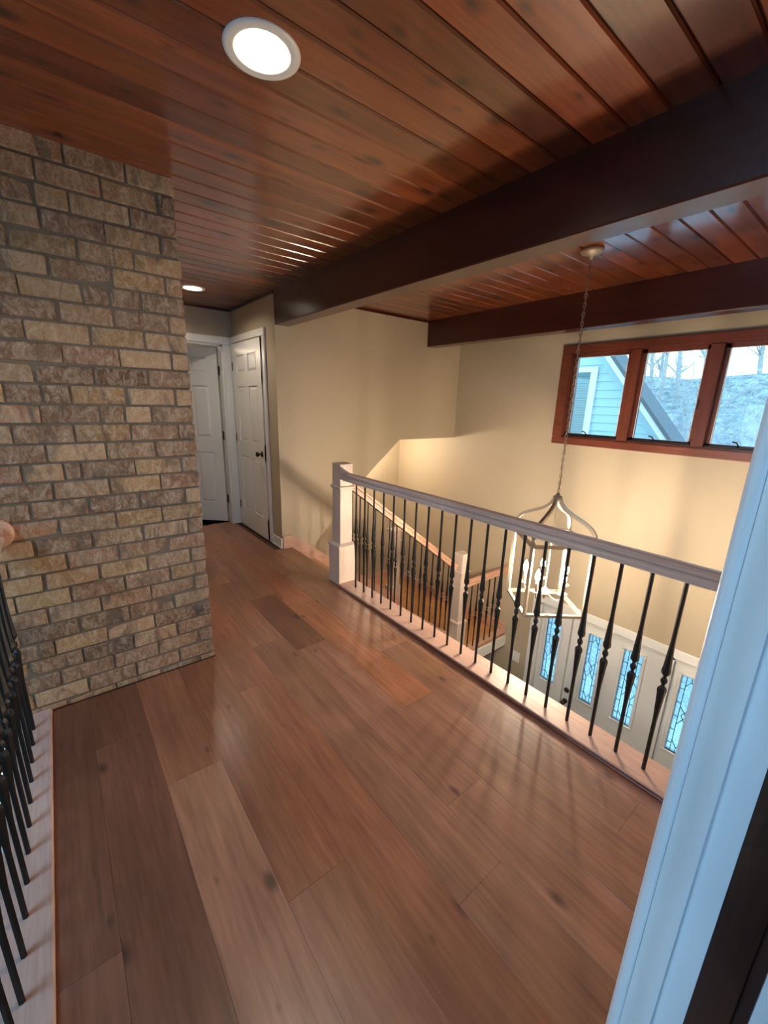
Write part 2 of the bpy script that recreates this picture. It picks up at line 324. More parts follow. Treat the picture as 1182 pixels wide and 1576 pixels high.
# ------------------------------------------------------------------ floor planks
seams = [-.26 + .2085 * k for k in range(10)]   # ... .157, .3655, .574 ...
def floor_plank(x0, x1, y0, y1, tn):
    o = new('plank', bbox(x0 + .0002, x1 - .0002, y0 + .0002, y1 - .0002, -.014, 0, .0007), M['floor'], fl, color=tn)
ends = {0: [1.05], 1: [1.9], 2: [1.53], 3: [.875], 4: [1.9], 5: [2.25, .55], 6: [2.87, 2.07, .8], 7: [2.75, 1.30], 8: [1.75, .35]}
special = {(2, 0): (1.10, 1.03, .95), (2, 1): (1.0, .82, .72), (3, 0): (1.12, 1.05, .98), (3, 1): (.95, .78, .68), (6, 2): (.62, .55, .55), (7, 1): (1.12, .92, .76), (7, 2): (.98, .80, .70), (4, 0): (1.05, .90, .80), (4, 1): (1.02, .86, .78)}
for c in range(10):
    x0, x1 = -.26 + .2085 * c, -.26 + .2085 * (c + 1)
    lo_y = -3.2
    x0c = max(x0, -.196); x1c = min(x1, 1.80)
    ys = sorted([lo_y, -1.7 - .3 * random.random()] + ends.get(c, []))
    top = YB if x1 <= XB + .02 else (YE + 1.2 if x0 < XW - .1 else 3.8)
    y = ys[-1]
    while y + 1.9 < top: y += random.uniform(1.0, 1.8); ys.append(y)
    ys.append(top)
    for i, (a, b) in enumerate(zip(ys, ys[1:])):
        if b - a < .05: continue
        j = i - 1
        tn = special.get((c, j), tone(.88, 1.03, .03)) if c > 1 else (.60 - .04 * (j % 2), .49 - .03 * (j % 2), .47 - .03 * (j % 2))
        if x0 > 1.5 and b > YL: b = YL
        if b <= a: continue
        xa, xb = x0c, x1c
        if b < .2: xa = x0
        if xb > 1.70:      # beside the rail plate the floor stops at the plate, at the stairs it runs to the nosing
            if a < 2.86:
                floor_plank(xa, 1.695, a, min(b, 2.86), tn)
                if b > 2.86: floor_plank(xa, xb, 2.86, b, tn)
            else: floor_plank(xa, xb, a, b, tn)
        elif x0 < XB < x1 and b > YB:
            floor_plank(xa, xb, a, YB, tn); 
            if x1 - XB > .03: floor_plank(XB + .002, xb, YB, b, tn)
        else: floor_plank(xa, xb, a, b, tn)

# ------------------------------------------------------------------ brick chimney
CX0, CY1 = -.36, 2.74
ch = struct('wall_brick', boxes((CX0 + .006, XB - .006, YB + .007, CY1, 0.0, H + .01), (CX0 + .006, XB - .006, YB + .007, CY1, ZL, -.02)), M['mortar'], 'floor to ceiling chimney of tumbled tan bricks', 'chimney')
palette = [lin(168, 134, 106), lin(156, 121, 95), lin(177, 145, 108), lin(144, 111, 88), lin(166, 123, 96), lin(183, 150, 119), lin(136, 105, 85), lin(173, 137, 98)]
def brick_mesh(L, D, Hh, seed):
    r = random.Random(seed); bm = bbox(-L / 2, L / 2, -D / 2, D / 2, -Hh / 2, Hh / 2, .0040)
    for v in bm.verts:
        v.co += Vector((r.uniform(-.0018, .0018), r.uniform(-.0015, .0015), r.uniform(-.0018, .0018)))
    if r.random() < .14:      # a tumbled, knocked-off corner
        cx = r.choice((-1, 1)) * L / 2; cz = r.choice((-1, 1)) * Hh / 2
        for v in bm.verts:
            d = math.hypot(v.co.x - cx, v.co.z - cz)
            if d < .03 and v.co.y < 0: v.co.x -= math.copysign(.006, cx); v.co.z -= math.copysign(.006, cz); v.co.y += .006
    me = bpy.data.meshes.new('brick'); bm.to_mesh(me); bm.free(); me.materials.append(M['brick']); return me
ROW = .0833; HJ = .0098; cache = {}
def brick_at(x0, x1, zc, face, hh, rng):
    L = round(x1 - x0 - HJ, 3)
    if L < .02: return
    key = (round(L, 2), round(hh, 3), face == 'f', rng.randrange(5))
    if key not in cache: cache[key] = brick_mesh(L, .09, hh, hash(key) & 0xffff)
    o = link('brick', cache[key], None, ch); m = (x0 + x1) / 2
    off = rng.uniform(-.002, .002)
    if face == 'f': o.location = (m, YB + .045 + off, zc)
    elif face == 'r': o.location = (XB - .045 + off, m, zc); o.rotation_euler = (0, 0, R90)
    else: o.location = (CX0 + .045 + off, m, zc); o.rotation_euler = (0, 0, -R90)
    c = rng.choice(palette); k = rng.uniform(.74, 1.10)
    if rng.random() < .10: k *= .62
    o.color = (c[0] * k * 1.06, c[1] * k * .95, c[2] * k * .80, 1)
rng = random.Random(3)
for k in range(-1, 30):
    z0 = .036 + ROW * k if k >= 0 else 0.0; z1 = min(.036 + ROW * (k + 1), H + .008)
    hh = z1 - z0 - HJ; zc = (z0 + z1) / 2
    js = [.493, .283, .073, -.137] if k % 2 else [.382, .172, -.038, -.248]
    js = [j + rng.uniform(-.007, .007) for j in js]
    if k == 17: js.append(-.022)
    if k == 13: js.append(.008)
    if k in (16, 22, 26): js.append(rng.choice((.06, .27)) + .0)
    xs = sorted(set(js + [XB + HJ / 2, CX0 - HJ / 2]))
    for a, b in zip(xs, xs[1:]): brick_at(a, b, zc, 'f', hh, rng)
    sides = [YB + .09, YB + .19 + (.0 if k % 2 else .1), CY1] if k % 2 else [YB + .09, YB + .29, CY1]
    for a, b in zip(sides, sides[1:]):
        brick_at(a, b, zc, 'r', hh, rng); brick_at(a, b, zc, 'l', hh, rng)

# ------------------------------------------------------------------ railings
HAND = [(-.030, -.065), (.030, -.065), (.030, -.050), (.024, -.042), (.024, -.034), (.033, -.024), (.033, -.012), (.024, -.003), (.010, 0), (-.010, 0), (-.024, -.003), (-.033, -.012), (-.033, -.024), (-.024, -.034), (-.024, -.042), (-.030, -.050)]
def baluster_mesh(length, name='baluster'):
    b, B = .0078, .0165
    mid = length * .5
    pr = [(b, 0), (b, mid - .19), (b * 1.15, mid - .16), (B * .86, mid - .062), (B, mid - .046), (B * .95, mid - .034), (b * .78, mid - .021), (b * .85, mid - .016), (B * .72, mid - .006), (B * .72, mid + .006), (b * .85, mid + .016), (b * .78, mid + .021),
          (B * .95, mid + .034), (B, mid + .046), (B * .86, mid + .062), (b * 1.15, mid + .16), (b, mid + .19), (b, length)]
    bm = bmesh.new(); lathe(bm, pr, n=6)
    me = bpy.data.meshes.new(name); bm.to_mesh(me); bm.free(); me.materials.append(M['iron']); return me
def balusters(me, pts, parent):
    for p in pts:
        o = link('baluster', me, None, parent); o.location = p; o.rotation_euler = (0, 0, .3)
def newel(parent, x, y, z0, ztop, zcol, zbase, s=.060, wb=.080):
    n = new('newel_post', bbox(x - s, x + s, y - s, y + s, z0, ztop, .004), M['newel'], parent)
    new('collar', bbox(x - s - .012, x + s + .012, y - s - .012, y + s + .012, zcol - .010, zcol + .010, .005), M['newel'], n)
    bm = bmesh.new(); w = wb
    lv = [(w, z0), (w, zbase - .02), (w + .008, zbase - .016), (w + .008, zbase - .002), (s + .002, zbase + .016)]
    rings = [[bm.verts.new((x + a * r, y + b * r, z)) for a, b in ((-1, -1), (1, -1), (1, 1), (-1, 1))] for r, z in lv]
    for p, q in zip(rings, rings[1:]):
        for i in range(4): bm.faces.new((p[i], p[(i + 1) % 4], q[(i + 1) % 4], q[i]))
    bm.faces.new(rings[0][::-1]); bm.faces.new(rings[-1])
    new('base_box', bm, M['newel'], n)
    return n
# gallery railing
NX, NY = 1.782, 2.785
g = thing('railing', 'gallery railing with greyed oak handrail, black iron balusters and a box newel post', 'railing', loc=(NX, 1.4, 0))
def rel(o, par):   # keep world coordinates although the parent is an Empty that sits somewhere
    o.matrix_parent_inverse = Matrix.Translation(-Vector(par.location)); return o
g.location = (0, 0, 0)
new('base_plate', bbox(1.697, 1.868, .112, NY - .07, -.012, .018, .004), M['oak_y'], g)
new('edge_strip', bbox(1.683, 1.698, .112, NY - .08, 0, .013, .004, 2), M['trimred'], g)['label'] = 'dark stained strip along the plank floor'
new('handrail', sweep(HAND, (1.785, .112, .952), (1.785, NY - .058, .952), (1, 0, 0)), M['hand_y'], g)
bal = baluster_mesh(.878)
balusters(bal, [(1.778, 2.575 - .11445 * k, .016) for k in range(22)], g)
newel(g, NX, NY, 0, 1.022, .832, .345)
# balcony railing over the great room
g2 = thing('railing', 'second railing with a pale base plate running into the brick chimney', 'railing')
new('base_plate', bbox(-.33, -.197, .112, YB + .008, -.012, .018, .004), M['oak_y'], g2)
new('handrail', sweep(HAND, (-.262, .112, .952), (-.262, YB - .016, .952), (1, 0, 0)), M['hand_y'], g2)
bm = bmesh.new(); lathe(bm, [(.050, YB - .020), (.066, YB - .014), (.068, YB - .004), (.060, YB + .004)], (-.262, 0, .918), 28, axis=1)
new('rosette', bm, M['hand_x'], g2, True)['label'] = 'round oak rosette where the handrail meets the brick'
balusters(bal, [(-.262, 2.18 - .1108 * k, .016) for k in range(19)], g2)
# stairs
RUN, RISE = .2526, .19; SX0 = 1.80; YS0, YS1 = 2.83, YL - .002
LX = SX0 + 6 * RUN
st = thing('staircase', 'turning staircase with orange oak treads and white risers', 'staircase')
for i in range(6):
    z = -RISE * (i + 1); x0 = SX0 + RUN * i
    new('tread', bbox(x0 - .0, x0 + RUN + .025, YS0 + .01, YS1, z - .030, z, .006), M['tread'], st)
for i in range(7):
    z = -RISE * i; x0 = SX0 + RUN * i
    new('riser', boxes((x0 - .018, x0, YS0 + .01, YS1, z - RISE, z - (.03 if i else .016))), M['white'], st)
landing = new('landing', boxes((LX, XR - .002, 2.70, 4.938, ZLAND - .14, ZLAND - .015)), M['white'], st)
nb = 11
for i in range(nb):
    a = 2.69 + (4.938 - 2.69) * i / nb; b = 2.69 + (4.938 - 2.69) * (i + 1) / nb
    new('plank', bbox(LX + .001, XR - .016, a + .001, b - .001, ZLAND - .016, ZLAND, .0015), M['tread'], landing)
new('fascia', bbox(LX + .001, XR - .002, 2.675, 2.70, ZLAND - .16, ZLAND - .02, .004), M['white'], landing)
for i in range(7):   # lower flight, back under the sloped wall
    z = ZLAND - RISE * (i + 1); x1 = LX - .02 - RUN * i
    new('tread', bbox(x1 - RUN - .02, x1, 3.92, 4.938, z - .03, z, .006), M['tread'], st)
    new('riser', boxes((x1, x1 + .018, 3.92, 4.938, z, z + RISE - .03)), M['white'], st)
SL = RISE / RUN
def slope_board(y0, y1, xa, xb, up_, dn, mat, name):
    bm = bmesh.new(); zz = lambda x: -SL * (x - SX0) 
    prism(bm, [(xa, zz(xa) + up_), (xb, zz(xb) + up_), (xb, zz(xb) - dn), (xa, zz(xa) - dn)], 1, y0, y1)
    return new(name, bm, mat, st)
bm = bmesh.new()
prism(bm, [(XW + .004, .135), (1.805, .135), (LX + .02, .135 - SL * (LX + .02 - 1.805)), (LX + .02, -RISE * 6 - .25), (SX0, -.32), (SX0, -.002), (XW + .004, -.002)], 1, YL - .022, YL - .001)
new('skirtboard', bm, M['oak_x'], st)
slope_board(YS0 - .04, YS0 + .008, SX0 + .07, LX + .0, .02, .33, M['white'], 'stringer')
bb = thing('baseboard_landing', 'pale wooden baseboard around the stair landing', 'baseboard', kind='structure')
new('board', bbox(XR - .015, XR, 2.70, 4.938, ZLAND, ZLAND + .13, .004), M['oak_y'], bb)
new('board', bbox(LX, XR - .015, 4.924, 4.939, ZLAND, ZLAND + .13, .004), M['oak_x'], bb)
# stair railing
RY = 2.775; N2X = 3.315
g3 = thing('railing', 'sloping stair railing with a pinkish oak handrail going down to the landing', 'railing')
zr = lambda x: .833 - .762 * (x - 1.92)
new('handrail', sweep(HAND, (NX + .0615, RY, zr(NX + .0615)), (N2X - .062, RY, zr(N2X - .062)), (0, 1, 0)), M['hand_x'], g3)
bm = bmesh.new(); zz = lambda x: -SL * (x - SX0)
prism(bm, [(SX0 + .07, zz(SX0 + .07) + .045), (LX - .09, zz(LX - .09) + .045), (LX - .09, zz(LX - .09) + .022), (SX0 + .07, zz(SX0 + .07) + .022)], 1, YS0 - .055, YS0 + .006)
new('shoe_rail', bm, M['oak_x'], g3)
for k in range(-1, 15):
    x = 1.967 + .0842 * k
    if x > N2X - .08: break
    zb = -SL * (x - SX0) + .04; ztop = zr(x) - .07
    L = round(ztop - zb, 3)
    me = baluster_mesh(L) if k == -1 else me
    o = link('baluster', me, None, g3); o.location = (x, RY + .014, zb); o.rotation_euler = (0, 0, .3)
newel(g3, N2X, RY - .02, ZLAND + .001, -.055, -.27, -.87, .060, .072)
g4 = thing('railing', 'short level landing railing with six balusters ending at the beige wall', 'railing')
new('handrail', sweep(HAND, (N2X + .062, 2.735, -.405), (XR - .001, 2.735, -.405), (0, 1, 0)), M['hand_x'], g4)
bm = bmesh.new(); lathe(bm, [(.064, XR - .016), (.066, XR - .004), (.06, XR - .0005)], (0, 2.735, -.44), 20, axis=0); new('rosette', bm, M['hand_x'], g4, True)
new('shoe_plate', bbox(N2X + .083, XR - .016, 2.70, 2.80, ZLAND + .001, ZLAND + .022, .003), M['oak_x'], g4)
lb = baluster_mesh(.86)
balusters(lb, [(3.40 + .1065 * k, 2.735, ZLAND + .02) for k in range(7)], g4)
g5 = thing('newel', 'separate oak newel post with a wider cap at the head of the lower flight', 'newel post')
n3 = newel(g5, 3.285, 3.87, ZLAND + .001, -.10, -.22, -.86, .055, .075)
new('cap', bbox(3.285 - .078, 3.285 + .078, 3.87 - .078, 3.87 + .078, -.10, -.07, .008), M['newel'], n3)

# ------------------------------------------------------------------ doors
def panel_door(parent, W_, Hh, th, org, ux, uy, name='door_slab'):
    """six-panel slab: local (u across, n outwards, z) placed by matrix; ux = across dir, uy = outward normal"""
    mtx = Matrix((( ux[0], uy[0], 0, org[0]), (ux[1], uy[1], 0, org[1]), (0, 0, 1, org[2]), (0, 0, 0, 1)))
    st_, mid = .115, .10
    zs = [0, .235, .86, 1.03, 1.62, 1.76, 1.94, Hh]          # rails
    bm = bmesh.new()
    box(bm, 0, W_, -th / 2 + .013, th / 2 - .013, 0, Hh)
    us = [(0, st_), (W_ / 2 - mid / 2, W_ / 2 + mid / 2), (W_ - st_, W_)]
    for a, b in us: box(bm, a, b, -th / 2, th / 2, 0, Hh)
    for a, b in ((0, .235), (.86, 1.03), (1.62, 1.76), (1.94, Hh)): box(bm, 0, W_, -th / 2 + .0003, th / 2 - .0003, a, b)
    bm.transform(mtx); s = new(name, bm, M['white'], parent)
    for a, b in ((.235, .86), (1.03, 1.62), (1.76, 1.94)):
        for u0, u1 in ((st_, W_ / 2 - mid / 2), (W_ / 2 + mid / 2, W_ - st_)):
            bm = bmesh.new()
            for sg in (1, -1):
                n0 = sg * (th / 2 - .0125); n1 = sg * (th / 2 - .002)
                o_ = [(u0 + .012, a + .012), (u1 - .012, a + .012), (u1 - .012, b - .012), (u0 + .012, b - .012)]
                i_ = [(u0 + .036, a + .036), (u1 - .036, a + .036), (u1 - .036, b - .036), (u0 + .036, b - .036)]
                A = [bm.verts.new((p[0], n0, p[1])) for p in o_]; B = [bm.verts.new((p[0], n1, p[1])) for p in i_]
                for i in range(4): bm.faces.new((A[i], A[(i + 1) % 4], B[(i + 1) % 4], B[i]))
                bm.faces.new(B); bm.faces.new(A[::-1])
            bmesh.ops.recalc_face_normals(bm, faces=list(bm.faces)); bm.transform(mtx); new('panel', bm, M['white'], s)
    return s, mtx
# door_1: closed closet door on the hall wall (plane x = XW)
d1 = thing('door_1', 'closed white six-panel closet door with dark knob on the hall side wall', 'door', kind='structure')
cy0, cy1, cz = 4.085, 4.90, 2.09
s1, m1 = panel_door(d1, .80, 2.065, .034, (XW - .0175, 4.09 + .80, .012), (0, -1), (-1, 0))
bm = bmesh.new()
for b in ((XW - .022, XW, 4.02, cy0, 0, cz), (XW - .022, XW, cy1, YE - .004, 0, cz), (XW - .022, XW, 4.02, YE - .004, cz, 2.16)):
    box(bm, *b)
bmesh.ops.bevel(bm, geom=list(bm.edges), offset=.005, segments=1, affect='EDGES'); new('casing', bm, M['white'], d1)
def knob(parent, c, axis, sgn):
    bm = bmesh.new(); pr = [(.030, 0), (.030, .006), (.012, .010), (.010, .030), (.022, .040), (.027, .052), (.022, .064), (.008, .068)]
    lathe(bm, [(r, sgn * z) for r, z in pr], c, 18, axis=axis); return new('knob', bm, M['bronze'], parent, True)
knob(s1, (XW - .035, 4.155, .945), 0, -1)
for z in (.22, 1.02, 1.80):
    new('hinge', boxes((XW - .040, XW - .028, 4.885, 4.902, z, z + .09)), M['bronze'], s1)
# door_2: open door at the hall end
d2 = thing('door_2', 'white six-panel door standing ajar at the hall end', 'door', kind='structure')
bm = bmesh.new()
for b in ((D2X1 - .002, XW - .024, YE - .020, YE, 0, D2Z), (D2X0 - .08, D2X0, YE - .020, YE, 0, D2Z), (D2X0 - .08, XW - .024, YE - .020, YE, D2Z, 2.155)): box(bm, *b)
bmesh.ops.bevel(bm, geom=list(bm.edges), offset=.005, segments=1, affect='EDGES'); new('casing', bm, M['white'], d2)
new('jamb', boxes((D2X1 - .022, D2X1, YE, YE + .12, 0, D2Z), (D2X0, D2X0 + .02, YE, YE + .12, 0, D2Z), (D2X0, D2X1, YE, YE + .12, D2Z - .02, D2Z)), M['white'], d2)
an = math.radians(137); u = (math.cos(an), math.sin(an)); nrm = (-math.sin(an), math.cos(an))
s2, m2 = panel_door(d2, .74, 2.035, .035, (D2X1 - .022 + u[0] * .012, YE + .118 + u[1] * .012, .012), u, nrm)
for z in (.25, 1.02, 1.75):
    new('hinge', boxes((D2X1 - .034, D2X1 - .018, YE + .085, YE + .113, z, z + .10)), M['bronze'], s2)
# baseboard at the hall corner
b3 = thing('baseboard_hall', 'white baseboard at the wall corner beside the closet door', 'baseboard', kind='structure')
new('board', bbox(XW - .016, XW, YL - .004, 4.02, 0, .105, .003), M['white'], b3)
new('shoe', bbox(XW - .028, XW - .016, YL - .004, 4.02, 0, .022, .006), M['white'], b3)

# front door unit (door_3)
d3 = thing('door_3', 'white front door with two leaded lites between matching sidelights', 'door', kind='structure')
X3 = XR + .02
bm = bmesh.new()
for b in ((XR - .02, XR + .0, DY1 - .005, DY1 + .085, ZL, DZ1 - .005), (XR - .02, XR + .0, DY0 - .085, DY0 + .005, ZL, DZ1 - .005), (XR - .02, XR + .0, DY0 - .085, DY1 + .085, DZ1 - .005, DZ1 + .09)): box(bm, *b)
bmesh.ops.bevel(bm, geom=list(bm.edges), offset=.006, segments=1, affect='EDGES'); new('casing', bm, M['white'], d3)
new('jamb', boxes((XR, XR + .12, DY1 - .03, DY1, ZL, DZ1), (XR, XR + .12, DY0, DY0 + .03, ZL, DZ1), (XR, XR + .12, DY0, DY1, DZ1 - .03, DZ1), (XR, XR + .12, 1.882, 1.915, ZL, DZ1), (XR, XR + .12, .905, .938, ZL, DZ1)), M['white'], d3)
def lite(parent, ya, yb, za, zb, xc, mirror=1):
    """leaded lite: frame, pane and came lattice"""
    fr = bmesh.new(); w = .030
    for b in ((xc - .016, xc + .050, ya - w, ya, za, zb), (xc - .016, xc + .050, yb, yb + w, za, zb), (xc - .016, xc + .050, ya - w, yb + w, za - w, za), (xc - .016, xc + .050, ya - w, yb + w, zb, zb + w)): box(fr, *b)
    bmesh.ops.bevel(fr, geom=list(fr.edges), offset=.006, segments=1, affect='EDGES')
    new('lite_frame', fr, M['white'], parent)
    new('pane', boxes((xc + .014, xc + .020, ya, yb, za, zb)), M['leaded'], parent)
    bm = bmesh.new(); r = .0038
    P = lambda u, v: (xc + .012, ya + (yb - ya) * (u if mirror > 0 else 1 - u), za + (zb - za) * v)
    segs = [((.24, 0), (.24, 1)), ((.76, 0), (.76, .36)), ((.76, .60), (.76, 1)), ((0, .10), (.24, .10)), ((0, .28), (.24, .28)), ((0, .46), (.24, .46)), ((0, .64), (.24, .64)), ((0, .82), (.24, .82)),
            ((.76, .12), (1, .12)), ((.76, .30), (1, .30)), ((.76, .70), (1, .70)), ((.76, .88), (1, .88)), ((.24, .36), (.5, .45)), ((.5, .45), (.76, .36)), ((.24, .60), (.5, .54)), ((.5, .54), (.76, .60)),
            ((.5, .45), (.62, .495)), ((.62, .495), (.5, .54)), ((.5, .45), (.38, .495)), ((.38, .495), (.5, .54)), ((.76, .36), (1, .46)), ((.76, .60), (1, .54)), ((.24, .86), (.5, .94)), ((.5, .94), (.76, .86)), ((.5, .94), (.5, 1)), ((.24, .14), (.5, .06)), ((.5, .06), (.76, .14)), ((.5, 0), (.5, .06)),
            ]
    for a, b in segs: tube(bm, [P(*a), P(*b)], r, 4)
    o = new('leading', bm, M['lead'], parent); o['kind'] = 'stuff'
GZ0, GZ1 = -1.675, -.845
slab = bmesh.new()
yA, yB = .942, 1.878; X4 = XR + .035
L1, L2 = (1.555, 1.690), (1.160, 1.330)
for b in ((X4, X4 + .044, yA, yB, ZL + .015, GZ0), (X4, X4 + .044, yA, yB, GZ1, DZ1 - .032), (X4, X4 + .044, yA, L2[0], GZ0, GZ1), (X4, X4 + .044, L2[1], L1[0], GZ0, GZ1), (X4, X4 + .044, L1[1], yB, GZ0, GZ1)): box(slab, *b)
ds = new('door_slab', slab, M['white'], d3)
lite(ds, L1[0], L1[1], GZ0, GZ1, X4); lite(ds, L2[0], L2[1], GZ0, GZ1, X4, -1)
bm = bmesh.new(); lathe(bm, [(.028, X4), (.028, X4 - .01), (.012, X4 - .014), (.011, X4 - .04), (.026, X4 - .05), (.026, X4 - .066), (.01, X4 - .07)], (0, 1.832, -1.80), 16, axis=0); new('knob', bm, M['bronze'], ds, True)
bm = bmesh.new(); lathe(bm, [(.030, X4), (.030, X4 - .012), (.02, X4 - .02)], (0, 1.832, -1.655), 16, axis=0); new('deadbolt', bm, M['bronze'], ds, True)
for z in (-2.5, -1.75, -.98): new('hinge', boxes((X4 - .012, X4, .936, .950, z, z + .10)), M['bronze'], ds)
def sidelight(y0, y1, ga, gb, mir):
    bm = bmesh.new()
    for b in ((X4, X4 + .044, y0, y1, ZL + .015, GZ0), (X4, X4 + .044, y0, y1, GZ1, DZ1 - .032), (X4, X4 + .044, y0, ga, GZ0, GZ1), (X4, X4 + .044, gb, y1, GZ0, GZ1)): box(bm, *b)
    s = new('sidelight', bm, M['white'], d3); lite(s, ga, gb, GZ0, GZ1, X4, mir)
sidelight(1.917, DY1 - .032, 2.005, 2.170, 1); sidelight(DY0 + .032, .903, .675, .830, -1)

# casing of the near doorway (door_4)
d4 = thing('door_4', 'white doorway jamb with a dark brown stained edge close by', 'door', kind='structure')
bm = bmesh.new()
box(bm, .700, .722, .023, .062, 0, 2.09); box(bm, .690, .722, .0605, .066, 0, 2.09); box(bm, .704, .722, .064, .104, 0, 2.09); 
new('jamb', bm, M['white'], d4)
bm = bmesh.new(); prism(bm, [(.722, .1035), (.7005, .1035), (.698, .106), (.697, .111), (.698, .117), (.702, .1215), (.709, .1235), (.80, .1235), (.80, .112), (.722, .112)], 2, 0, 2.16); new('casing', bm, M['white'], d4)
new('stained_jamb', boxes((.706, .76, -.024, .023, 0, 2.09)), M['brownstain'], d4)['label'] = 'dark brown stained strip beside the white jamb'
new('shadow_strip', boxes((.716, .76, -.041, -.024, 0, 2.09)), M['groove'], d4)  # dark strip, its colour stands in for the shadow beside the stained jamb
new('door_slab', boxes((.700, .745, -.85, -.041, .01, 2.07)), M['white'], d4)
new('jamb', boxes((JX0 - .02, JX0 + .001, .02, .114, 0, 2.09), (JX0, JX1, .02, .114, 2.07, 2.09)), M['white'], d4)

# ------------------------------------------------------------------ high window
w1 = thing('window_1', 'high red-brown framed three-lite window under the beam', 'window', kind='structure')
bm = bmesh.new()
for (a, b, c, d) in ((WY0 - .10, WY1 + .10, WZ1, WZ1 + .072), (WY0 - .10, WY1 + .10, WZ0 - .072, WZ0), (WY0 - .10, WY0 + .006, WZ0 - .0, WZ1), (WY1 - .006, WY1 + .10, WZ0, WZ1)):
    box(bm, XR - .022, XR, a, b, c, d)
bmesh.ops.bevel(bm, geom=list(bm.edges), offset=.006, segments=2, affect='EDGES'); new('casing', bm, M['trimred'], w1)
new('jamb', boxes((XR - .004, XR + .12, WY0 + .0, WY1, WZ1 - .015, WZ1), (XR - .004, XR + .12, WY0, WY1, WZ0, WZ0 + .012), (XR - .004, XR + .12, WY0, WY0 + .014, WZ0, WZ1), (XR - .004, XR + .12, WY1 - .014, WY1, WZ0, WZ1)), M['trimred'], w1)
for a, b in ((1.655, 1.745), (1.058, 1.148)):
    new('mullion', bbox(XR - .012, XR + .10, a, b, WZ0 + .01, WZ1 - .012, .004), M['trimred_z'], w1)
for i, (a, b) in enumerate(((1.745, 2.286), (1.148, 1.655), (.534, 1.058))):
    sw = .030; xs0, xs1 = XR + .045, XR + .085
    bm = boxes((xs0, xs1, a, a + sw, WZ0 + .012, WZ1 - .015), (xs0, xs1, b - sw, b, WZ0 + .012, WZ1 - .015), (xs0, xs1, a, b, WZ1 - .045, WZ1 - .015), (xs0, xs1, a, b, WZ0 + .012, WZ0 + .042))
    sa = new('sash', bm, M['trimred_z'], w1)
    new('pane', boxes((XR + .062, XR + .066, a + sw - .003, b - sw + .003, WZ0 + .039, WZ1 - .042)), M['glass'], sa)
    new('gasket', boxes((xs0 - .004, xs0, a + sw, a + sw + .006, WZ0 + .042, WZ1 - .045), (xs0 - .004, xs0, b - sw - .006, b - sw, WZ0 + .042, WZ1 - .045), (xs0 - .004, xs0, a + sw, b - sw, WZ1 - .051, WZ1 - .045)), M['white'], sa)
    new('sill_track', boxes((XR + .005, xs0, a + .01, b - .01, WZ0 + .010, WZ0 + .026)), M['iron'], sa)
    ym = (a + b) / 2 + .05
    bm = bmesh.new(); tube(bm, [(XR + .03, ym, WZ0 + .02), (XR + .022, ym - .01, WZ0 + .045), (XR + .015, ym + .004, WZ0 + .065), (XR + .012, ym + .03, WZ0 + .07)], .006, 6); new('crank_handle', bm, M['iron'], sa)
    new('latch', bbox(XR + .025, xs0, a + .004, a + .02, 1.52, 1.60, .003), M['iron'], sa)
w2 = thing('window_2', 'low great room window seen between the balusters', 'window', kind='structure')
new('frame', boxes((-2.6, -.4, GY - .01, GY + .06, -.23, -.15), (-2.6, -.4, GY - .01, GY + .06, -2.2, -2.12), (-2.6, -2.52, GY - .01, GY + .06, -2.2, -.15), (-.48, -.4, GY - .01, GY + .06, -2.2, -.15), (-1.54, -1.46, GY - .01, GY + .06, -2.2, -.15)), M['white'], w2)
for a, b in ((-2.52, -1.54), (-1.46, -.48)): new('pane', boxes((a, b, GY + .03, GY + .036, -2.12, -.23)), M['glass'], w2)
w3 = thing('window_3', 'tall great room window, out of sight', 'window', kind='structure'); e = .06; x, ya, yb, za, zb = -4.22, -.05, 2.6, -1.6, 1.75
new('frame', boxes((x, x + .06, ya, ya + e, za, zb), (x, x + .06, yb - e, yb, za, zb), (x, x + .06, ya + e, yb - e, za, za + e), (x, x + .06, ya + e, yb - e, zb - e, zb)), M['white'], w3)
new('pane', boxes((x - .03, x - .024, ya, yb, za, zb)), M['glass'], w3)
w4 = thing('window_4', 'bedroom window behind the doorway, out of sight', 'window', kind='structure'); y, xa, xb, za, zb = -3.26, -1.55, .05, .8, 2.1
new('frame', boxes((xa, xa + e, y, y + .06, za, zb), (xb - e, xb, y, y + .06, za, zb), (xa + e, xb - e, y, y + .06, za, za + e), (xa + e, xb - e, y, y + .06, zb - e, zb)), M['white'], w4)
new('pane', boxes((xa, xb, y - .03, y - .024, za, zb)), M['glass'], w4)

w5 = thing('fill_frame', 'added white frame around the overhead fill light, out of sight', 'window', kind='structure')
new('frame', boxes((-2.16, -2.10, .19, 1.31, 2.385, H), (-1.40, -1.34, .19, 1.31, 2.385, H), (-2.10, -1.40, .19, .25, 2.385, H), (-2.10, -1.40, 1.25, 1.31, 2.385, H)), M['white'], w5)  # frame added only to dress the overhead fill light

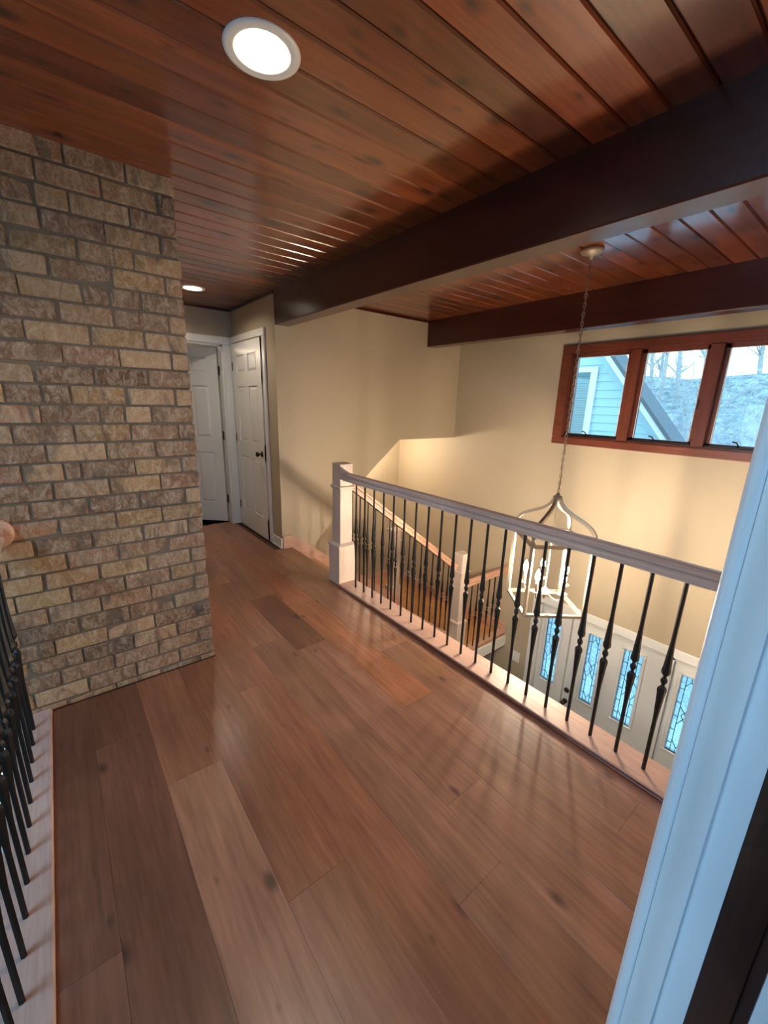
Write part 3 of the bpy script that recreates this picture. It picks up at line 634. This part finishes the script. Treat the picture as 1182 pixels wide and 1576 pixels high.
# ------------------------------------------------------------------ lights in the ceiling
def downlight(x, y, label):
    bm = bmesh.new(); lathe(bm, [(.0755, H - .1), (.0755, H + .1)], (x, y, 0), 40); cut = new('cutter', bm)
    for o in list(ce.children):          # cut the housing's hole through the planks it crosses
        ys = [v.co.y for v in o.data.vertices]; xs = [v.co.x for v in o.data.vertices]
        if min(ys) < y + .08 and max(ys) > y - .08 and min(xs) < x + .08 and max(xs) > x - .08:
            md = o.modifiers.new('hole', 'BOOLEAN'); md.operation = 'DIFFERENCE'; md.object = cut; md.solver = 'EXACT'
            dg = bpy.context.evaluated_depsgraph_get(); dg.update()
            me = bpy.data.meshes.new_from_object(o.evaluated_get(dg)); o.modifiers.clear(); o.data = me
    bpy.data.objects.remove(cut, do_unlink=True)
    tdl = thing('recessed_light', label, 'ceiling light', 'recessed lights in the plank ceiling')
    bm = bmesh.new(); n = 40; prof = [(.072, H - .001), (.080, H - .005), (.096, H - .006), (.105, H - .003), (.106, H + .0), (.074, H + .050), (.072, H + .050)]
    rings = [[bm.verts.new((x + r * math.cos(2 * math.pi * k / n), y + r * math.sin(2 * math.pi * k / n), z)) for k in range(n)] for r, z in prof]
    for a, b in zip(rings, rings[1:] + rings[:1]):
        for k in range(n): bm.faces.new((a[k], a[(k + 1) % n], b[(k + 1) % n], b[k]))
    bmesh.ops.recalc_face_normals(bm, faces=list(bm.faces)); new('trim_ring', bm, M['white'], tdl, True)
    bm = bmesh.new(); lathe(bm, [(.0725, H + .036), (.0725, H + .044)], (x, y, 0), 40); new('lens', bm, M['lens'], tdl)
downlight(.603, 1.361, 'lit round recessed light nearest the brick chimney, larger in view')
downlight(1.142, 4.262, 'lit round recessed light in the hall before the doors')

# ------------------------------------------------------------------ chandelier
CHX, CHY = 2.725, 1.453
A0 = math.radians(62.0); fd = Vector((math.sin(A0), math.cos(A0), 0)); lt = Vector((math.cos(A0), -math.sin(A0), 0)); C0 = Vector((CHX, CHY, 0))
def cp(lat, dep, z): q = C0 + lt * lat + fd * dep; return Vector((q.x, q.y, z))
cl = thing('chandelier', 'champagne metal lantern chandelier with lit candle bulbs hanging on a chain over the stairwell', 'chandelier')
bm = bmesh.new(); lathe(bm, [(.066, H + .0), (.066, H - .012), (.060, H - .024), (.030, H - .036), (.012, H - .042), (.010, H - .06)], (CHX, CHY, 0), 28); new('canopy', bm, M['champ'], cl, True)
bm = bmesh.new(); z = H - .055; i = 0
HUB = .885
while z > HUB + .035:
    a = i % 2 * R90 + .4; r = .0085; hl = .0165; zc = z - hl
    pts = []
    for k in range(11):
        t_ = 2 * math.pi * k / 10; pts.append(Vector((CHX + r * math.cos(t_) * math.cos(a), CHY + r * math.cos(t_) * math.sin(a), zc + hl * math.sin(t_))))
    tube(bm, pts, .0024, 5, False); z -= 2 * hl - .006; i += 1
tube(bm, [(CHX + .004 * math.sin(k * 1.3), CHY + .004 * math.cos(k * 1.3), H - .05 - k * (H - .05 - HUB) / 40) for k in range(41)], .0022, 5, False)
new('chain', bm, M['champ'], cl)['kind'] = 'stuff'
bm = bmesh.new(); lathe(bm, [(.008, HUB + .035), (.014, HUB + .028), (.014, HUB + .018), (.030, HUB + .012), (.032, HUB - .018), (.024, HUB - .03), (.010, HUB - .036)], (CHX, CHY, 0), 20); new('hub', bm, M['champ'], cl, True)
corners = [(-.270, .110), (-.110, -.270), (.270, -.110), (.110, .270)]
ZB_, ZT = .072, .585
hb = .0105
def bar(pa, pb, w=hb, name='cage_bar'):
    bm = bmesh.new(); tube(bm, [pa, pb], w * 1.414, 4); new(name, bm, M['champ'], cl)
for (a, b), (c, d) in zip(corners, corners[1:] + corners[:1]):
    bar(cp(a, b, ZB_), cp(a, b, ZT)); bar(cp(a, b, ZB_), cp(c, d, ZB_)); bar(cp(a, b, ZT), cp(c, d, ZT))
    bm = bmesh.new(); pts = []
    P0, P1, P2, P3 = Vector((CHX, CHY, HUB - .01)) + (cp(a, b, 0) - C0) * .07, Vector((CHX, CHY, HUB - .15)) + (cp(a, b, 0) - C0) * .25, cp(a * 1.12, b * 1.12, HUB - .10), cp(a, b, ZT)
    for k in range(15):
        s = k / 14; pts.append(P0 * (1 - s) ** 3 + P1 * 3 * s * (1 - s) ** 2 + P2 * 3 * s * s * (1 - s) + P3 * s ** 3)
    tube(bm, pts, [hb * 1.5] * 15, 4); new('scroll_arm', bm, M['champ'], cl)
bm = bmesh.new(); tube(bm, [(CHX, CHY, HUB - .03), (CHX, CHY, .17)], .005, 8); new('centre_rod', bm, M['champ'], cl)
bm = bmesh.new(); lathe(bm, [(.004, .108), (.009, .116), (.005, .126), (.012, .134), (.034, .142), (.045, .160), (.036, .178), (.014, .186), (.010, .20)], (CHX, CHY, 0), 20); new('bowl', bm, M['champ'], cl, True)
for k in range(5):
    ph = math.radians(-22 + 72 * k); L_, D_ = .152 * math.sin(ph), -.152 * math.cos(ph)
    bm = bmesh.new()
    tube(bm, [cp(L_ * f, D_ * f, zz) for f, zz in ((.15, .165), (.4, .145), (.7, .140), (.92, .158), (1, .188), (1, .205))], .0055, 7)
    arm = new('arm', bm, M['champ'], cl, True)
    c = cp(L_, D_, 0)
    bm = bmesh.new(); lathe(bm, [(.010, .196), (.034, .208), (.036, .214), (.014, .212)], (c.x, c.y, 0), 18); new('cup', bm, M['champ'], arm, True)
    bm = bmesh.new(); lathe(bm, [(.011, .210), (.011, .292), (.009, .296)], (c.x, c.y, 0), 14); new('candle', bm, M['candle'], arm, True)
    bm = bmesh.new(); lathe(bm, [(.008, .296), (.016, .312), (.0185, .330), (.014, .352), (.006, .372), (.002, .384)], (c.x, c.y, 0), 14); new('bulb', bm, M['bulb'], arm, True)
# lamp in the room beyond the hall door
pl_ = bpy.data.lights.new('bedroom_lamp', 'POINT'); pl_.energy = ROOM_E; pl_.color = LAMP; pl_.shadow_soft_size = .08
po = bpy.data.objects.new('bedroom_lamp', pl_); COL.objects.link(po); po.location = (.6, 6.6, 2.2)
# added unseen fill light that brightens the recess over the lower flight
ls = bpy.data.lights.new('recess_fill', 'POINT'); ls.energy = 42; ls.color = LAMP; ls.shadow_soft_size = .06
lo = bpy.data.objects.new('recess_fill', ls); COL.objects.link(lo); lo.location = (3.45, 4.5, .92)

# ------------------------------------------------------------------ small wall fittings
sp = thing('switch_plate', 'white switch plate on the beige wall beside the front door', 'light switch')
new('plate', bbox(XR - .006, XR, 2.452, 2.575, -1.64, -1.50, .002), M['white'], sp)
for yy in (2.485, 2.542): new('toggle', bbox(XR - .012, XR - .006, yy - .009, yy + .009, -1.59, -1.55, .002), M['white'], sp)

# ------------------------------------------------------------------ outside
gm = bmesh.new(); NXg, NYg = 36, 40; gv = []
for i in range(NXg):
    x = XR + .14 + (70 - XR) * (i / (NXg - 1)) ** 1.6; row = []
    for j in range(NYg):
        y = -30 + 80 * j / (NYg - 1)
        s = min(1, max(0, (x - 12) / 26)); z = -2.95 + 6.6 * (s * s * (3 - 2 * s)) + (.5 * math.sin(x * .7 + y * .3) * s) + .02 * (y - 5) * s
        row.append(gm.verts.new((x, y, z)))
    gv.append(row)
for i in range(NXg - 1):
    for j in range(NYg - 1): gm.faces.new((gv[i][j], gv[i + 1][j], gv[i + 1][j + 1], gv[i][j + 1]))
hill = new('ground', gm, M['hill'], None, True); hill['kind'] = 'structure'; hill['label'] = 'wooded hillside strewn with leaves outside the window'; hill['category'] = 'ground'
gl_ = struct('ground.001', boxes((-40, -4.4, -30, 30, -3.1, -2.95), (-4.4, XR, 7.6, 40, -3.1, -2.95)), M['hill'], 'pale ground outside the great room', 'ground')
pc = struct('porch', boxes((XR + .13, XR + 2.2, -.5, 3.4, ZL - .15, ZL - .02)), M['concrete'], 'pale concrete porch slab outside the front door', 'porch')
# neighbouring gable
hs = thing('house', 'pale blue clapboard gable with white rake trim outside the window', 'house')
HX = 9.0; rake = lambda y: 1.01 + 1.22 * (y - 2.69)
YAP = 5.55
yr = lambda z: 2.69 + (z - 1.01) / 1.22
for i in range(46):
    z0 = -2.9 + .165 * i; z1 = z0 + .165
    off = .30
    ya0, ya1 = max(yr(z0) + off, 1.6), max(yr(z1) + off, 1.6)
    yb0, yb1 = 2 * YAP - ya0, 2 * YAP - ya1
    if ya1 >= yb1 - .05: break
    bm = bmesh.new()
    v = [bm.verts.new(p) for p in ((HX - .022, ya0, z0), (HX - .022, yb0, z0), (HX - .004, yb1, z1), (HX - .004, ya1, z1), (HX + .02, ya0, z0), (HX + .02, yb0, z0), (HX + .02, yb1, z1), (HX + .02, ya1, z1))]
    for q in ((0, 1, 2, 3), (4, 7, 6, 5), (0, 4, 5, 1), (3, 2, 6, 7), (0, 3, 7, 4), (1, 5, 6, 2)): bm.faces.new([v[k] for k in q])
    bmesh.ops.recalc_face_normals(bm, faces=list(bm.faces)); new('siding_board', bm, M['siding'], hs)
def rake_piece(name, o0, o1, xa, xb, mat):
    for sg in (0, 1):
        bm = bmesh.new()
        pts = [(1.3 + o0, rake(1.3)), (YAP, rake(YAP - o0)), (YAP, rake(YAP - o1)), (1.3 + o1, rake(1.3))]
        if sg: pts = [(2 * YAP - p[0], p[1]) for p in pts]
        prism(bm, pts, 0, xa, xb); new(name, bm, mat, hs)
rake_piece('rake_board', 0.02, .155, HX - .36, HX - .33, M['white'])
rake_piece('soffit', .10, .14, HX - .33, HX, M['siding'])
rake_piece('frieze_board', .13, .40, HX - .05, HX - .02, M['siding'])
rake_piece('roof', -.05, .03, HX - .40, HX + .25, M['shingle'])
wd = new('window_trim', boxes((HX - .06, HX - .02, 4.29, 4.39, .6, 2.24), (HX - .06, HX - .02, 5.19, 5.29, .6, 2.24), (HX - .06, HX - .02, 4.29, 5.29, 2.24, 2.34), (HX - .06, HX - .02, 4.29, 5.29, .5, .6), (HX - .05, HX - .02, 4.39, 4.43, .6, 2.24)), M['white'], hs)
new('pane', boxes((HX - .034, HX - .030, 4.39, 5.19, .6, 2.24)), M['glass'], wd)
for k in range(32): new('blind_slat', boxes((HX - .028, HX - .02, 4.42, 5.18, .62 + k * .05, .655 + k * .05)), M['white_wall'], wd)
# trees
def tree_mesh(seed, height, r0):
    r = random.Random(seed); bm = bmesh.new()
    def grow(p, d, length, rad, depth):
        pts = [p]; rs = [rad]; n = 5
        for k in range(n):
            d = (d + Vector((r.uniform(-.14, .14), r.uniform(-.14, .14), r.uniform(-.05, .08)))).normalized()
            p = p + d * length / n; pts.append(p); rs.append(rad * (1 - .13 * (k + 1)))
        tube(bm, pts, rs, 5 if depth == 0 else 4, False)
        if depth < 3:
            for q in range(12 if depth == 0 else 4):
                k = r.randint(1 if depth == 0 else 2, n); a = r.uniform(0, 6.28)
                nd = (d * r.uniform(.25, .9) + Vector((math.cos(a), math.sin(a), r.uniform(-.1, .5)))).normalized()
                grow(pts[k], nd, length * (r.uniform(.14, .27) if depth == 0 else r.uniform(.35, .6)), max(rs[k] * .45, .008), depth + 1)
    grow(Vector((0, 0, 0)), Vector((r.uniform(-.06, .06), r.uniform(-.06, .06), 1)).normalized(), height, r0, 0)
    me = bpy.data.meshes.new('tree'); bm.to_mesh(me); bm.free(); me.materials.append(M['bark']); return me
tms = [tree_mesh(11 + i, random.uniform(6, 9), random.uniform(.09, .17)) for i in range(5)] + [tree_mesh(31 + i, 3.0, .035) for i in range(3)]
rt_ = random.Random(5)
def gz(x, y):
    s = min(1, max(0, (x - 12) / 26)); return -2.95 + 6.6 * (s * s * (3 - 2 * s)) + (.5 * math.sin(x * .7 + y * .3) * s) + .02 * (y - 5) * s
placed = []
def spot(x0, x1, gap, n, ra0, ra1):
    out = []
    for _ in range(900):
        x = rt_.uniform(x0, x1); ra = rt_.uniform(ra0, ra1); y = x * ra
        if (x < 18 and ra > .25) or any(math.hypot(x - a, y - b) < gap + g_ for a, b, g_ in placed): continue
        placed.append((x, y, gap)); out.append((x, y))
        if len(out) == n: break
    return out
def plant(pts, meshes, lo, hi, label, group, name, cat):
    for x, y in pts:
        o = link(name, meshes[rt_.randrange(len(meshes))]); s = rt_.uniform(lo, hi)
        o.location = (x, y, gz(x, y) - .06); o.rotation_euler = (0, 0, rt_.choice((0, R90, math.pi, -R90))); o.scale = (s, s, s)
        o['label'] = label; o['category'] = cat; o['group'] = group
plant(spot(13, 46, 1.65, 36, .06, .50), tms[:5], .85, 1.1, 'bare pale-barked tree in the woods outside the high window', 'bare trees on the hillside outside', 'tree', 'tree')
placed[:] = [(a, b, .45) for a, b, c_ in placed]
plant(spot(10.8, 30, .75, 48, .08, .44), tms[5:], .8, 1.1, 'low bare twiggy shrub between the trees outside the high window', 'bare shrubs on the hillside outside', 'shrub', 'shrub')
